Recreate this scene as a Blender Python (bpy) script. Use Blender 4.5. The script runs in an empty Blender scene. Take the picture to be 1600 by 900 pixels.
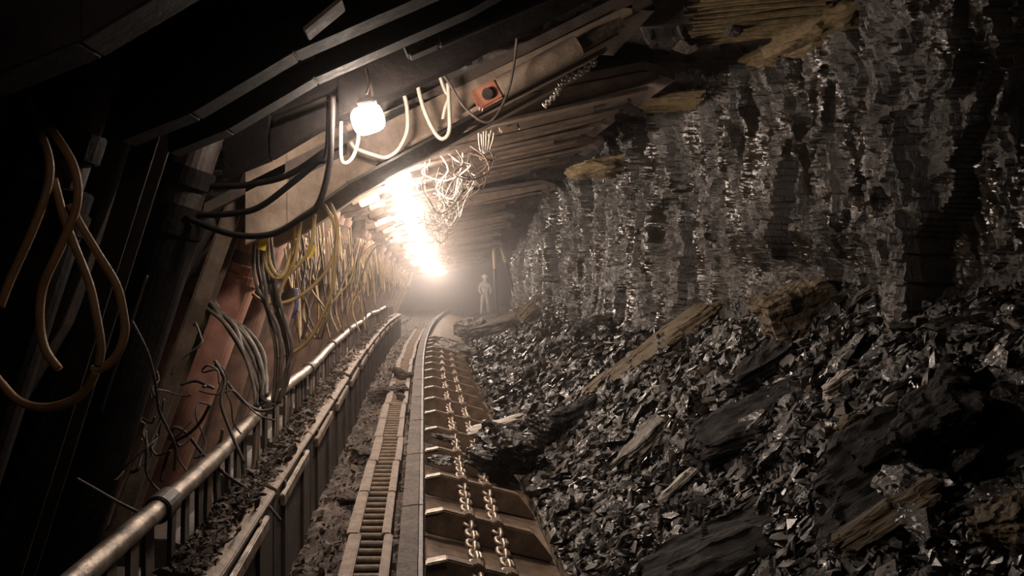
import bpy, bmesh, math, random
import numpy as np
from mathutils import Vector, Matrix, Euler, noise as mnoise

SC = bpy.context.scene
COL = SC.collection
R = random.Random(7)
RNG = np.random.default_rng(7)
PI = math.pi

# ------------------------------------------------------------------ camera, world, exposure
F, VX, VY = 1250.0, 662.0, 408.0          # focal length in pixels, vanishing point of the face line
cd = bpy.data.cameras.new('camera'); cam = bpy.data.objects.new('camera', cd); COL.objects.link(cam)
cam.location = (0, 0, 0); cam.rotation_euler = (PI/2, 0, 0)
cd.sensor_width = 36; cd.lens = 36*F/1600
cd.shift_x = (800-VX)/1600; cd.shift_y = -(450-VY)/1600
cd.clip_start = 0.05; cd.clip_end = 200
SC.camera = cam
w = bpy.data.worlds.new('world'); SC.world = w; w.use_nodes = True
w.node_tree.nodes['Background'].inputs[0].default_value = (0.001, 0.001, 0.001, 1)
SC.view_settings.view_transform = 'Standard'; SC.view_settings.look = 'None'
SC.view_settings.exposure = 0.0; SC.view_settings.gamma = 1; SC.view_settings.use_curve_mapping = False
SC.cycles.use_denoising = True
SC.cycles.max_bounces = 6; SC.cycles.diffuse_bounces = 3; SC.cycles.glossy_bounces = 3; SC.cycles.volume_bounces = 0
SC.cycles.sample_clamp_indirect = 4
LAMP_L = 165.0            # radiance of the lamp tubes
LAMP_C = (1.0, 0.815, 0.68)
HAZE = ((2.2, 9.0, .0055, .95), (9.0, 18.0, .0055, .75), (18.0, 45.6, .022, .6))     # from, to, density, forwardness
LAMP_DIM = {0: 1.0, 1: 1.2}

# ------------------------------------------------------------------ placing helpers
def bend(x, s, z):
    """the face line swings right and the seam thins out in the distance"""
    s1 = min(s, 40)
    dx = 0.002*max(0, s1-12)**2
    if s > 40: dx += 0.112*(s-40)
    t = min(1.3, max(0, (z+1.9)/2.9))
    a = min(max(0, s-9), 20)**2
    dz = -0.0006*max(0, min(s, 45)-9)**2 - 0.0023*t*a
    return Vector((x+dx, s, z+dz))
def P(px, py, s): return Vector(((px-VX)*s/F, s, -(py-VY)*s/F))

# ------------------------------------------------------------------ mesh helpers
def new_obj(name, me, mat=None, parent=None, loc=None):
    o = bpy.data.objects.new(name, me); COL.objects.link(o)
    if mat is not None and me is not None and not me.materials: me.materials.append(mat)
    if parent is not None: o.parent = parent
    if loc is not None: o.location = loc
    return o
def tag(o, label, cat, group=None, kind=None):
    o['kind'] = kind or 'thing'
    if label: o['label'] = label
    if cat: o['category'] = cat
    if group: o['group'] = group
    return o
def thing(name, label, cat, loc, group=None):
    o = bpy.data.objects.new(name, None); COL.objects.link(o); o.location = loc; o.empty_display_size = .1
    return tag(o, label, cat, group)
class MB:
    """collects shapes (in world coordinates) and links them as one mesh object"""
    def __init__(s): s.bm = bmesh.new()
    def box(s, c, size, rot=None):
        m = Matrix.Translation(Vector(c))
        if rot is not None: m = m @ (rot.to_4x4() if hasattr(rot, 'to_4x4') else Euler(rot).to_matrix().to_4x4())
        m = m @ Matrix.Diagonal((size[0], size[1], size[2], 1))
        bmesh.ops.create_cube(s.bm, size=1, matrix=m); return s
    def beam(s, a, b, wx, wy, up=(0, 1, 0)):
        """rectangular bar from a to b; wy is the width along 'up'"""
        a, b = Vector(a), Vector(b); d = (b-a); L = d.length; zz = d.normalized()
        yy = Vector(up); yy = (yy - zz*yy.dot(zz)).normalized(); xx = yy.cross(zz)
        rot = Matrix((xx, yy, zz)).transposed()
        return s.box((a+b)/2, (wx, wy, L), rot)
    def cyl(s, a, b, r1, r2=None, n=20):
        a, b = Vector(a), Vector(b); d = b-a
        q = d.to_track_quat('Z', 'Y').to_matrix().to_4x4()
        bmesh.ops.create_cone(s.bm, cap_ends=True, segments=n, radius1=r1, radius2=r1 if r2 is None else r2,
                              depth=d.length, matrix=Matrix.Translation((a+b)/2) @ q); return s
    def prism(s, poly, s0, s1, ybend=False):
        """polygon in (x, z) pushed from s0 to s1 along the face"""
        f = (lambda x, y, z: bend(x, y, z)) if ybend else (lambda x, y, z: Vector((x, y, z)))
        n = len(poly)
        v0 = [s.bm.verts.new(f(x, s0, z)) for x, z in poly]; v1 = [s.bm.verts.new(f(x, s1, z)) for x, z in poly]
        s.bm.faces.new(v0); s.bm.faces.new(v1[::-1])
        for i in range(n): s.bm.faces.new((v0[i], v1[i], v1[(i+1) % n], v0[(i+1) % n]))
        return s
    def tube(s, pts, r, n=8, sm=5, closed=False, cap=True):
        pts = smooth(pts, sm, closed); rings = []; t0 = None; nx = None; N = len(pts)
        for i, p in enumerate(pts):
            if closed: t = (pts[(i+1) % N]-pts[i-1]).normalized()
            else: t = (pts[min(i+1, N-1)]-pts[max(i-1, 0)]).normalized()
            if nx is None:
                nx = t.orthogonal().normalized()
            else: nx = (nx - t*nx.dot(t)).normalized()
            ny = t.cross(nx)
            rr = r(i/(N-1)) if callable(r) else r
            rings.append([s.bm.verts.new(p + nx*rr*math.cos(2*PI*k/n) + ny*rr*math.sin(2*PI*k/n)) for k in range(n)])
        m = N if closed else N-1
        for i in range(m):
            a, b = rings[i], rings[(i+1) % N]
            for k in range(n): s.bm.faces.new((a[k], a[(k+1) % n], b[(k+1) % n], b[k]))
        if cap and not closed: s.bm.faces.new(rings[0][::-1]); s.bm.faces.new(rings[-1])
        return s
    def build(s, name, mat, parent=None, origin=None, bevel=0.0, shade=False, root=None, rough=0.0):
        bm = s.bm
        bmesh.ops.recalc_face_normals(bm, faces=bm.faces)
        if bevel:
            es = [e for e in bm.edges if len(e.link_faces) == 2 and e.calc_face_angle(0) > 0.6]
            bmesh.ops.bevel(bm, geom=es, offset=bevel, segments=2, affect='EDGES', clamp_overlap=True)
        o0 = Vector(origin) if origin is not None else None
        base = o0 if o0 is not None else (Vector(root) if root is not None else Vector((0, 0, 0)))
        if base.length: bmesh.ops.translate(bm, verts=bm.verts, vec=-base)
        me = bpy.data.meshes.new(name); bm.to_mesh(me); bm.free()
        if shade:
            for p in me.polygons: p.use_smooth = True
        ob = new_obj(name, me, mat, parent)
        if o0 is not None: ob.location = o0 - (Vector(root) if root is not None else Vector((0, 0, 0)))
        return ob
def smooth(pts, k=5, closed=False):
    pts = [Vector(p) for p in pts]
    if k <= 1 or len(pts) < 3: return pts
    out = []; n = len(pts)
    rng = range(n) if closed else range(n-1)
    for i in rng:
        if closed: p0, p1, p2, p3 = pts[i-1], pts[i], pts[(i+1) % n], pts[(i+2) % n]
        else: p0, p1, p2, p3 = pts[max(i-1, 0)], pts[i], pts[i+1], pts[min(i+2, n-1)]
        for j in range(k):
            t = j/k
            out.append(0.5*((2*p1) + (p2-p0)*t + (2*p0-5*p1+4*p2-p3)*t*t + (3*p1-p0-3*p2+p3)*t**3))
    if not closed: out.append(pts[-1])
    return out
def copy_tree(o, parent=None):
    c = o.copy(); COL.objects.link(c)
    if parent is not None: c.parent = parent
    for ch in list(o.children): copy_tree(ch, c)
    return c
def grid_mesh(name, X, Y, Z, mat, smooth_=False):
    nr, nc = X.shape
    me = bpy.data.meshes.new(name)
    co = np.stack([X, Y, Z], -1).reshape(-1, 3)
    idx = np.arange(nr*nc).reshape(nr, nc)
    q = np.stack([idx[:-1, :-1], idx[:-1, 1:], idx[1:, 1:], idx[1:, :-1]], -1).reshape(-1, 4)
    me.vertices.add(len(co)); me.vertices.foreach_set('co', co.astype(np.float32).ravel())
    me.loops.add(q.size); me.loops.foreach_set('vertex_index', q.ravel().astype(np.int32))
    me.polygons.add(len(q)); me.polygons.foreach_set('loop_start', (np.arange(len(q))*4).astype(np.int32))
    me.update(calc_edges=True); me.validate()
    me.polygons.foreach_set('use_smooth', np.full(len(q), smooth_, bool))
    return new_obj(name, me, mat)
# vectorised noise: jittered-cell facets and value noise
def h2(i, j, k):
    n = (i.astype(np.int64)*374761393 + j.astype(np.int64)*668265263 + k*974634757) & 0x7fffffff
    n = ((n ^ (n >> 13))*1274126177) & 0x7fffffff
    n = (n ^ (n >> 16)) & 0xffffff
    return n/float(0xffffff)
def facets(u, v, seed, tilt=0.6):
    """every cell a flat facet with its own offset and lean, in -1..1"""
    iu, iv = np.floor(u), np.floor(v); best = np.full(u.shape, 1e9); val = np.zeros(u.shape)
    for a in (-1, 0, 1):
        for b in (-1, 0, 1):
            cu, cv = iu+a, iv+b
            qx = cu + h2(cu, cv, seed); qy = cv + h2(cu, cv, seed+1)
            du, dv = u-qx, v-qy; d = du*du+dv*dv
            hh = h2(cu, cv, seed+2)*2-1; gx = h2(cu, cv, seed+3)*2-1; gy = h2(cu, cv, seed+4)*2-1
            m = d < best
            val = np.where(m, hh*(1-tilt) + tilt*(gx*du+gy*dv)*2, val); best = np.where(m, d, best)
    return val
def vnoise(u, v, seed):
    iu, iv = np.floor(u), np.floor(v); fu, fv = u-iu, v-iv
    fu = fu*fu*(3-2*fu); fv = fv*fv*(3-2*fv)
    return ((h2(iu, iv, seed)*(1-fu)+h2(iu+1, iv, seed)*fu)*(1-fv) + (h2(iu, iv+1, seed)*(1-fu)+h2(iu+1, iv+1, seed)*fu)*fv)*2-1

# ------------------------------------------------------------------ materials
def material(name, c1, c2=None, rough=(.5, .8), metal=0.0, scale=8.0, bump=0.3, bscale=None, stretch=(1, 1, 1), spec=0.5, c3=None, gloss=0, dist=.02):
    m = bpy.data.materials.new(name); m.use_nodes = True; nt = m.node_tree; N = nt.nodes; L = nt.links
    bs = N['Principled BSDF']
    tc = N.new('ShaderNodeTexCoord'); mp = N.new('ShaderNodeMapping'); L.new(tc.outputs['Object'], mp.inputs[0])
    mp.inputs['Scale'].default_value = stretch
    nz = N.new('ShaderNodeTexNoise'); nz.inputs['Scale'].default_value = scale; nz.inputs['Detail'].default_value = 6; nz.inputs['Roughness'].default_value = .65
    L.new(mp.outputs[0], nz.inputs['Vector'])
    cr = N.new('ShaderNodeValToRGB'); L.new(nz.outputs['Fac'], cr.inputs[0])
    cr.color_ramp.elements[0].position = .38; cr.color_ramp.elements[0].color = (*c1, 1)
    cr.color_ramp.elements[1].position = .64; cr.color_ramp.elements[1].color = (*(c2 or c1), 1)
    if c3:
        e = cr.color_ramp.elements.new(.8); e.color = (*c3, 1)
    L.new(cr.outputs[0], bs.inputs['Base Color'])
    n2 = N.new('ShaderNodeTexNoise'); n2.inputs['Scale'].default_value = (bscale or scale*4); n2.inputs['Detail'].default_value = 8; n2.inputs['Roughness'].default_value = .7
    L.new(mp.outputs[0], n2.inputs['Vector'])
    mr = N.new('ShaderNodeMapRange'); L.new(n2.outputs['Fac'], mr.inputs['Value'])
    mr.inputs['From Min'].default_value = .3; mr.inputs['From Max'].default_value = .7
    mr.inputs['To Min'].default_value = rough[0]; mr.inputs['To Max'].default_value = rough[1]
    L.new(mr.outputs[0], bs.inputs['Roughness'])
    bp = N.new('ShaderNodeBump'); bp.inputs['Strength'].default_value = bump; bp.inputs['Distance'].default_value = dist
    L.new(n2.outputs['Fac'], bp.inputs['Height']); L.new(bp.outputs[0], bs.inputs['Normal'])
    if gloss:
        n3 = N.new('ShaderNodeTexNoise'); n3.inputs['Scale'].default_value = gloss; n3.inputs['Detail'].default_value = 3
        L.new(mp.outputs[0], n3.inputs['Vector'])
        g = N.new('ShaderNodeMapRange'); L.new(n3.outputs['Fac'], g.inputs['Value'])
        g.inputs['From Min'].default_value = .46; g.inputs['From Max'].default_value = .60
        g.inputs['To Min'].default_value = bump; g.inputs['To Max'].default_value = .12; L.new(g.outputs[0], bp.inputs['Strength'])
        g2 = N.new('ShaderNodeMapRange'); L.new(n3.outputs['Fac'], g2.inputs['Value'])
        g2.inputs['From Min'].default_value = .46; g2.inputs['From Max'].default_value = .60
        g2.inputs['To Min'].default_value = 1; g2.inputs['To Max'].default_value = .35
        mu = N.new('ShaderNodeMath'); mu.operation = 'MULTIPLY'; L.new(mr.outputs[0], mu.inputs[0]); L.new(g2.outputs[0], mu.inputs[1]); L.new(mu.outputs[0], bs.inputs['Roughness'])
    bs.inputs['Metallic'].default_value = metal; bs.inputs['Specular IOR Level'].default_value = spec
    return m
M_face = material('coal_face_material', (.013, .011, .009), (.042, .035, .028), (.16, .62), scale=5, bump=.8, bscale=42, stretch=(1, 1, .5), c3=(.13, .108, .085), dist=.02, spec=.7, gloss=3.0)
M_coal = material('coal_material', (.005, .0043, .0036), (.015, .0125, .010), (.14, .55), scale=6, bump=.5, bscale=30, spec=.55, gloss=5.0)
M_rubble = material('rubble_material', (.006, .005, .004), (.018, .0145, .011), (.3, .75), scale=9, bump=.6, bscale=40)
M_stone = material('brown_stone_material', (.055, .040, .022), (.13, .095, .052), (.6, .9), scale=7, bump=.6, bscale=30)
M_shale = material('grey_shale_material', (.05, .043, .035), (.13, .11, .09), (.45, .8), scale=6, bump=.6, bscale=30)
M_pale = material('pale_stone_material', (.30, .27, .23), (.45, .41, .36), (.35, .6), scale=9, bump=.5, bscale=40)
M_roof = material('roof_rock_material', (.018, .014, .013), (.045, .036, .032), (.5, .9), scale=4, bump=.7, bscale=16)
M_mud = material('mud_material', (.045, .032, .024), (.11, .08, .06), (.5, .9), scale=9, bump=.9, bscale=45)
M_ochre = material('ochre_clay_material', (.15, .11, .055), (.32, .24, .12), (.7, .95), scale=12, bump=1.0, bscale=40)
M_steel = material('dusty_steel_material', (.095, .068, .05), (.19, .142, .105), (.45, .8), metal=.15, scale=6, bump=.25, bscale=35)
M_tan_lit = material('tan_dusty_lit_girder_material', (.17, .125, .09), (.32, .245, .185), (.5, .85), metal=.0, scale=5, bump=.45, bscale=22, c3=(.36, .29, .22))  # dusty steel made paler so the girder by the first lamp looks lit
M_slab = material('dull_slab_coal_material', (.004, .0034, .003), (.011, .009, .0075), (.5, .85), scale=6, bump=.7, bscale=30, spec=.2)
M_redleg = material('red_leg_material', (.26, .12, .085), (.40, .22, .165), (.5, .75), scale=5, bump=.15, bscale=30, c3=(.4, .29, .22))
M_canopy = material('dusty_canopy_material', (.055, .042, .036), (.12, .09, .075), (.45, .8), metal=.1, scale=4, bump=.35, bscale=25)
M_dark = material('dark_steel_material', (.030, .024, .021), (.065, .05, .042), (.4, .7), metal=.2, scale=6, bump=.3, bscale=30)
M_rust = material('rusty_steel_material', (.075, .049, .032), (.17, .118, .076), (.45, .8), metal=.15, scale=8, bump=.35, bscale=45, c3=(.22, .165, .115))
M_worn = material('worn_steel_material', (.10, .08, .065), (.42, .36, .30), (.28, .55), metal=.7, scale=9, bump=.3, bscale=50)
M_chain = material('chain_steel_material', (.22, .17, .13), (.48, .40, .33), (.28, .5), metal=.75, scale=18, bump=.15, bscale=60)
M_red = material('red_paint_material', (.13, .075, .056), (.25, .155, .115), (.5, .75), scale=5, bump=.2, bscale=30, c3=(.28, .2, .15))
M_orange = material('orange_clevis_material', (.30, .10, .055), (.45, .19, .12), (.5, .7), scale=12, bump=.15, bscale=40)
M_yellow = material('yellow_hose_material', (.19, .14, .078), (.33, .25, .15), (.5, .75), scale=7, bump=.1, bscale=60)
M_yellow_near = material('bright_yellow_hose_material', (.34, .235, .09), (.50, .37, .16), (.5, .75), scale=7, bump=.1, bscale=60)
M_amber = material('amber_hose_material', (.24, .13, .055), (.36, .20, .085), (.45, .7), scale=7, bump=.1, bscale=60)
M_grey = material('grey_hose_material', (.055, .045, .036), (.15, .12, .10), (.5, .75), scale=7, bump=.1, bscale=60)
M_white = material('white_hose_material', (.50, .45, .38), (.66, .6, .52), (.4, .6), scale=7, bump=.1, bscale=60)
M_black = material('black_cable_material', (.006, .005, .005), (.014, .011, .010), (.6, .8), scale=7, bump=.1, bscale=60, spec=.2)
M_tag = material('yellow_tag_material', (.75, .55, .02), (.85, .65, .04), (.5, .6), scale=9, bump=.05)
M_wood = material('timber_material', (.40, .29, .15), (.58, .44, .25), (.6, .8), scale=6, bump=.3, bscale=30, stretch=(4, 4, .5))
M_cloth = material('work_clothes_material', (.36, .35, .34), (.55, .53, .50), (.7, .9), scale=9, bump=.2)
M_strip = material('reflective_strip_material', (.65, .65, .62), (.75, .75, .72), (.3, .4), scale=9, bump=.05)
M_skin = material('skin_material', (.40, .26, .19), (.5, .33, .25), (.5, .6), scale=9, bump=.05)
M_helmet = material('helmet_material', (.75, .73, .68), (.85, .83, .78), (.3, .4), scale=9, bump=.02)
M_shade_black = material('shade_black_steel_material', (.006, .005, .005), (.015, .012, .011), (.6, .9), scale=5, bump=.4, bscale=25, spec=.12)  # shade of the near supports put into the colour; also darkens lamp housings
M_shalechip = material('shale_chip_material', (.022, .017, .013), (.065, .050, .037), (.4, .75), scale=6, bump=.4, bscale=30)
M_lamp = bpy.data.materials.new('lamp_tube_material'); M_lamp.use_nodes = True
_n = M_lamp.node_tree.nodes; _n.remove(_n['Principled BSDF']); _e = _n.new('ShaderNodeEmission')
_e.inputs[0].default_value = (*LAMP_C, 1); _e.inputs[1].default_value = LAMP_L
M_lamp.node_tree.links.new(_e.outputs[0], _n['Material Output'].inputs['Surface'])

# ------------------------------------------------------------------ setting: coal face, roof, floor, rubble slope
def sgrid(a, b, k): return np.exp(np.linspace(math.log(a), math.log(b), k))
vbx = np.vectorize(lambda s: bend(0, s, 0).x)
S_T = [1.5, 3.0, 3.9, 4.3, 6.2, 7.75, 10.7, 15, 26, 46]
Z_T = [.15, .08, -.02, -.08, -.38, -.58, -.84, -1.2, -1.9, -2.5]
def ztop(s): return np.interp(s, S_T, Z_T)
def pile_z(x, s):
    """height of the rubble slope at unbent x"""
    t = np.clip((x-.93)/(2.95-.93), -.2, 1.3)
    zb = -2.06 - .0006*np.maximum(0, np.minimum(s, 45)-9)**2
    z = zb + (ztop(s)-zb)*np.sign(t)*np.abs(t)**1.12
    return z + .13*vnoise(x*1.3, s*1.1, 5)*np.clip(t*3, 0, 1) + .05*facets(x*2.4, s*2.0, 90)*np.clip(t*3, 0, 1)
def roof_z(x, s):
    z = np.interp(x, [-3, -1.2, -.3, 1.4, 2.3, 3.4], [.75, 1.0, 1.30, 1.78, 1.75, 1.72])
    return z
def roof_drop(s): return bend(0, s, 1.4).z - 1.4
vdrop = np.vectorize(roof_drop)

ss = sgrid(1.2, 46, 900); zz = np.linspace(0, 1, 260)
S, T = np.meshgrid(ss, zz)
ztopf = 1.95 + vdrop(S); zbot = ztop(S)-.6
Z = zbot + (ztopf-zbot)*T
fx = 2.92 + .20*vnoise(S*.5, Z*.35, 11) + .24*facets(S*1.1+.15*Z, Z*.28, 21, .35) + .10*facets(S*3.6+.3*Z, Z*.75, 31, .5) \
     + .030*facets(S*9+.5*Z, Z*2.2, 41, .6) + .012*facets(S*21, Z*8, 51, .7) + .006*facets(S*40, Z*24, 55, .75)
fx += .05*facets(S*5.5+Z, Z*4.2, 57, .65)*np.clip((Z+.2)/.6, .3, 1) + .022*facets(S*13, Z*11, 58, .7)
und = np.clip((.25-Z)/.3, 0, 1)*np.clip((S-4.9)/.6, 0, 1)*np.clip((9-S)/1.5, 0, 1)
fx += .22*und - .22*np.clip((Z-1.0)/.8, 0, 1)**2
o = grid_mesh('wall_right', fx + vbx(S), S, Z, M_face); tag(o, 'tall cleaved black coal face with glinting vertical facets', 'wall', kind='structure')

sr = sgrid(1.2, 46, 420); xr = np.linspace(-3.3, 3.3, 150)
S, X = np.meshgrid(sr, xr)
Z = roof_z(X, S) + vdrop(S) + .05*vnoise(X*2, S*1.5, 61) + .05*facets(X*1.6, S*1.6, 71, .5) + .02*facets(X*6, S*6, 81, .6)
o = grid_mesh('ceiling', X + vbx(S), S, Z, M_roof); tag(o, 'broken dark rock roof above the steel canopies', 'ceiling', kind='structure')

sf = sgrid(1.2, 46, 520); xf = np.concatenate([np.linspace(-3.2, -1, 50), np.linspace(-.98, .1, 90), np.linspace(.12, 3.3, 20)])
S, X = np.meshgrid(sf, xf)
fd = np.vectorize(lambda s: bend(0, s, -1.9).z+1.9)(S)
Z = -2.02 + fd + .03*vnoise(X*4, S*3, 12) + .045*vnoise(X*9, S*7, 13)*(X < .05) + .03*facets(X*11, S*11, 14, .6)*(X < .05) - .35*(X > .08)
o = grid_mesh('floor', X + vbx(S), S, Z, M_mud); tag(o, 'muddy floor strewn with fine dirt beside the conveyor', 'floor', kind='structure')

sp = sgrid(1.3, 46, 640); xp = np.linspace(.93, 3.25, 230)
S, X = np.meshgrid(sp, xp)
Z = pile_z(X, S) + .05*facets(X*5, S*4.2, 15, .6) + .028*facets(X*12, S*11, 16, .7) + .012*facets(X*28, S*26, 17, .7)
o = grid_mesh('rubble_slope', X + vbx(S), S, Z, M_rubble); tag(o, 'dark broken coal heaped in a slope below the coal face', 'rubble', kind='stuff')

MBw = MB().box((-3.25, 24, -.5), (.2, 46, 4.2)); tag(MBw.build('wall_left', M_roof), 'dark goaf side behind the roof supports', 'wall', kind='structure')
MBw = MB().box((4, 46, -1.5), (12, .3, 6)); tag(MBw.build('wall_back', M_roof), 'hazy dark end of the gallery', 'wall', kind='structure')

# haze hanging in the gallery
for a, b, dens, ani in HAZE:
    hz = MB().box((1.2, (a+b)/2, -.3), (9.5, b-a-.002, 5.6)).build('dust_haze', None)
    M_h = bpy.data.materials.new('dust_haze_material'); M_h.use_nodes = True
    nn = M_h.node_tree.nodes; nn.remove(nn['Principled BSDF']); vs = nn.new('ShaderNodeVolumeScatter')
    vs.inputs['Color'].default_value = (1, .93, .90, 1); vs.inputs['Density'].default_value = dens; vs.inputs['Anisotropy'].default_value = ani
    M_h.node_tree.links.new(vs.outputs[0], nn['Material Output'].inputs['Volume'])
    hz.data.materials.append(M_h); tag(hz, 'pale dust haze hanging in the lamplight, ' + {2.2: 'thin near part', 9.0: 'middle part', 18.0: 'thick far part'}[a], 'haze', kind='stuff')

# ------------------------------------------------------------------ rock shapes
def rock_bm(seed, flat=1.0, n=16, long=1.0, boxy=False, tight=False):
    r = random.Random(seed); bm = bmesh.new()
    if boxy:
        for sx in (-1, 1):
            for sy in (-1, 1):
                for sz in (-1, 1):
                    for _ in range(2): bm.verts.new((sx*r.uniform(.52 if tight else .22, .78)*long, sy*r.uniform(.52 if tight else .22, .78), sz*r.uniform(.45 if tight else .15, .6)*flat))
    for _ in range(0 if boxy else n):
        v = Vector((r.gauss(0, 1), r.gauss(0, 1), r.gauss(0, 1))).normalized()*r.uniform(.75, 1)
        v = Vector((max(-.72, min(.72, v.x)), max(-.72, min(.72, v.y)), max(-.6, min(.6, v.z))))
        bm.verts.new((v.x*long, v.y, v.z*flat))
    g = bmesh.ops.convex_hull(bm, input=bm.verts)
    bmesh.ops.delete(bm, geom=list({e for e in g['geom_interior'] if isinstance(e, bmesh.types.BMVert)}), context='VERTS')
    bmesh.ops.recalc_face_normals(bm, faces=bm.faces)
    return bm
def rock_mesh(name, seed, flat, n, mat, long=1.0, detail=False, fine=.13, boxy=False, tight=False):
    bm = rock_bm(seed, flat, n, long, boxy, tight)
    if detail:
        bmesh.ops.triangulate(bm, faces=bm.faces[:])
        for _ in range(6):
            es = [e for e in bm.edges if e.calc_length() > fine]
            if not es: break
            bmesh.ops.subdivide_edges(bm, edges=es, cuts=1); bmesh.ops.triangulate(bm, faces=bm.faces[:])
        bm.normal_update(); q = Vector((seed*3.17, seed*1.3, seed*.7))
        for v in bm.verts:
            c = v.co+q
            d = .16*mnoise.noise(c*1.6) + .08*mnoise.noise(c*4) + .04*mnoise.noise(c*10) + .06*mnoise.cell(c*3.2) + .035*(math.floor((v.co.z+.15*v.co.x)/max(flat, .3)*8) % 2)
            v.co += v.normal*d*(.6 if flat < .5 else 1)
    me = bpy.data.meshes.new(name); bm.to_mesh(me); bm.free(); me.materials.append(mat); return me
def hit(px, py):
    """where the sight line through a pixel meets the rubble slope"""
    for s in np.arange(2.0, 30, .02):
        x = (px-VX)*s/F; z = -(py-VY)*s/F
        xu = x - bend(0, s, 0).x
        if xu > .9 and pile_z(np.array(xu), np.array(s)) >= z: return xu, float(s)
        if xu > 3.0: break
    return xu, float(s)
def slope_rot(x, s):
    e = .12; f = lambda a, b: float(pile_z(np.array(a), np.array(b)))
    n = Vector((-(f(x+e, s)-f(x-e, s))/(2*e), -(f(x, s+e)-f(x, s-e))/(2*e), 1)).normalized()
    d = Vector((1, 0, 0)); d = (d-n*d.dot(n)).normalized()      # local x runs up the slope
    return Matrix((d, n.cross(d), n)).transposed().to_quaternion()
def put_rock(o, x, s, size, lift=.0, yaw=0, tip=(0, 0)):
    o.location = (x + bend(0, s, 0).x, s, float(pile_z(np.array(x), np.array(s)))+lift)
    o.rotation_euler = (slope_rot(x, s) @ Euler((tip[0], tip[1], yaw)).to_quaternion()).to_euler()
    o.scale = size

# fine chips: past counting, one object
def chips(name, n, mat, seed, fn):
    rng = np.random.default_rng(seed); base = []
    for i in range(24):
        bm = rock_bm(seed*100+i, .55, 10, 1.5); bmesh.ops.triangulate(bm, faces=bm.faces[:]); bm.verts.index_update()
        base.append((np.array([v.co[:] for v in bm.verts]), np.array([[v.index for v in f.verts] for f in bm.faces]))); bm.free()
    V, Fc, off = [], [], 0
    for i in range(n):
        x, s, z, sz = fn(rng)
        bv, bf = base[rng.integers(24)]
        q = Euler((rng.normal(0, .5), rng.normal(0, .45)-.6, rng.normal(-.25, .7))).to_matrix()
        v = (bv*sz*rng.uniform(.7, 1.3, 3)) @ np.array(q).T + np.array((x, s, z))
        V.append(v); Fc.append(bf+off); off += len(v)
    V = np.concatenate(V); Fc = np.concatenate(Fc)
    me = bpy.data.meshes.new(name)
    me.vertices.add(len(V)); me.vertices.foreach_set('co', V.astype(np.float32).ravel())
    me.loops.add(Fc.size); me.loops.foreach_set('vertex_index', Fc.ravel().astype(np.int32))
    me.polygons.add(len(Fc)); me.polygons.foreach_set('loop_start', (np.arange(len(Fc))*3).astype(np.int32))
    me.update(calc_edges=True); me.polygons.foreach_set('use_smooth', np.zeros(len(Fc), bool))
    return new_obj(name, me, mat)
def chip_slope(rng):
    s = math.exp(rng.uniform(math.log(2.6), math.log(24))); x = rng.uniform(.95, 2.95)
    sz = min(.13, (.014 + .045*rng.random()**3)*(.6+s/9))
    return x+bend(0, s, 0).x, s, float(pile_z(np.array(x), np.array(s)))+sz*.35, sz
o = chips('coal_chips', 26000, M_coal, 3, chip_slope); tag(o, 'small glinting coal chips covering the rubble slope', 'coal', kind='stuff')
o = chips('shale_chips', 5000, M_shalechip, 5, chip_slope); tag(o, 'dull brown shale chips scattered among the coal chips', 'shale', kind='stuff')
def chip_floor(rng):
    s = math.exp(rng.uniform(math.log(3.6), math.log(22))); x = rng.choice([rng.uniform(-.86, -.5), rng.uniform(-.2, .0), rng.uniform(-.86, .0)])
    sz = .008+.03*rng.random()**3
    p = bend(x, s, -1.9); return p.x, s, p.z-.09+.02*rng.random(), sz
o = chips('mud_crumbs', 2600, M_mud, 4, chip_floor); tag(o, 'brown mud crumbs along the floor beside the rack track', 'dirt', kind='stuff')

def chip_ledge(rng):
    s = math.exp(rng.uniform(math.log(3.2), math.log(20))); x = rng.normal(-.98, .05); x = min(max(x, -1.05), -.87)
    sz = .008+.03*rng.random()**3; p = bend(x, s, -1.26)
    return p.x, s, p.z+.004+max(0, -.9-x)*.18*(vnoise(np.array(s*1.7), np.array(3.3), 19)+.6)*rng.random()-.01, sz
o = chips('ledge_dirt', 4200, M_mud, 8, chip_ledge); tag(o, 'crumbled brown dirt lying along the guard ledge', 'dirt', kind='stuff')
lump_me = [rock_mesh('coal_lump', 200+i, R.uniform(.45, .8), 14, M_coal, R.uniform(1, 1.5), True, .32) for i in range(22)]
for i in range(250):
    s = math.exp(R.uniform(math.log(3.0), math.log(17))); x = R.uniform(1.0, 2.85)
    o = new_obj('coal_lump', lump_me[i % 22]); k = R.choice([.05, .06, .07, .08, .09, .11, .14])*(.75+s/14)
    put_rock(o, x, s, (k*R.uniform(.8, 1.5), k, k*R.uniform(.6, 1.1)), k*.3, R.uniform(0, 6.28), (R.uniform(-.4, .4), R.uniform(-.4, .4)))
    tag(o, 'jagged black coal lump lying loose on the rubble slope', 'coal', 'coal lumps on the rubble slope')

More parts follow.
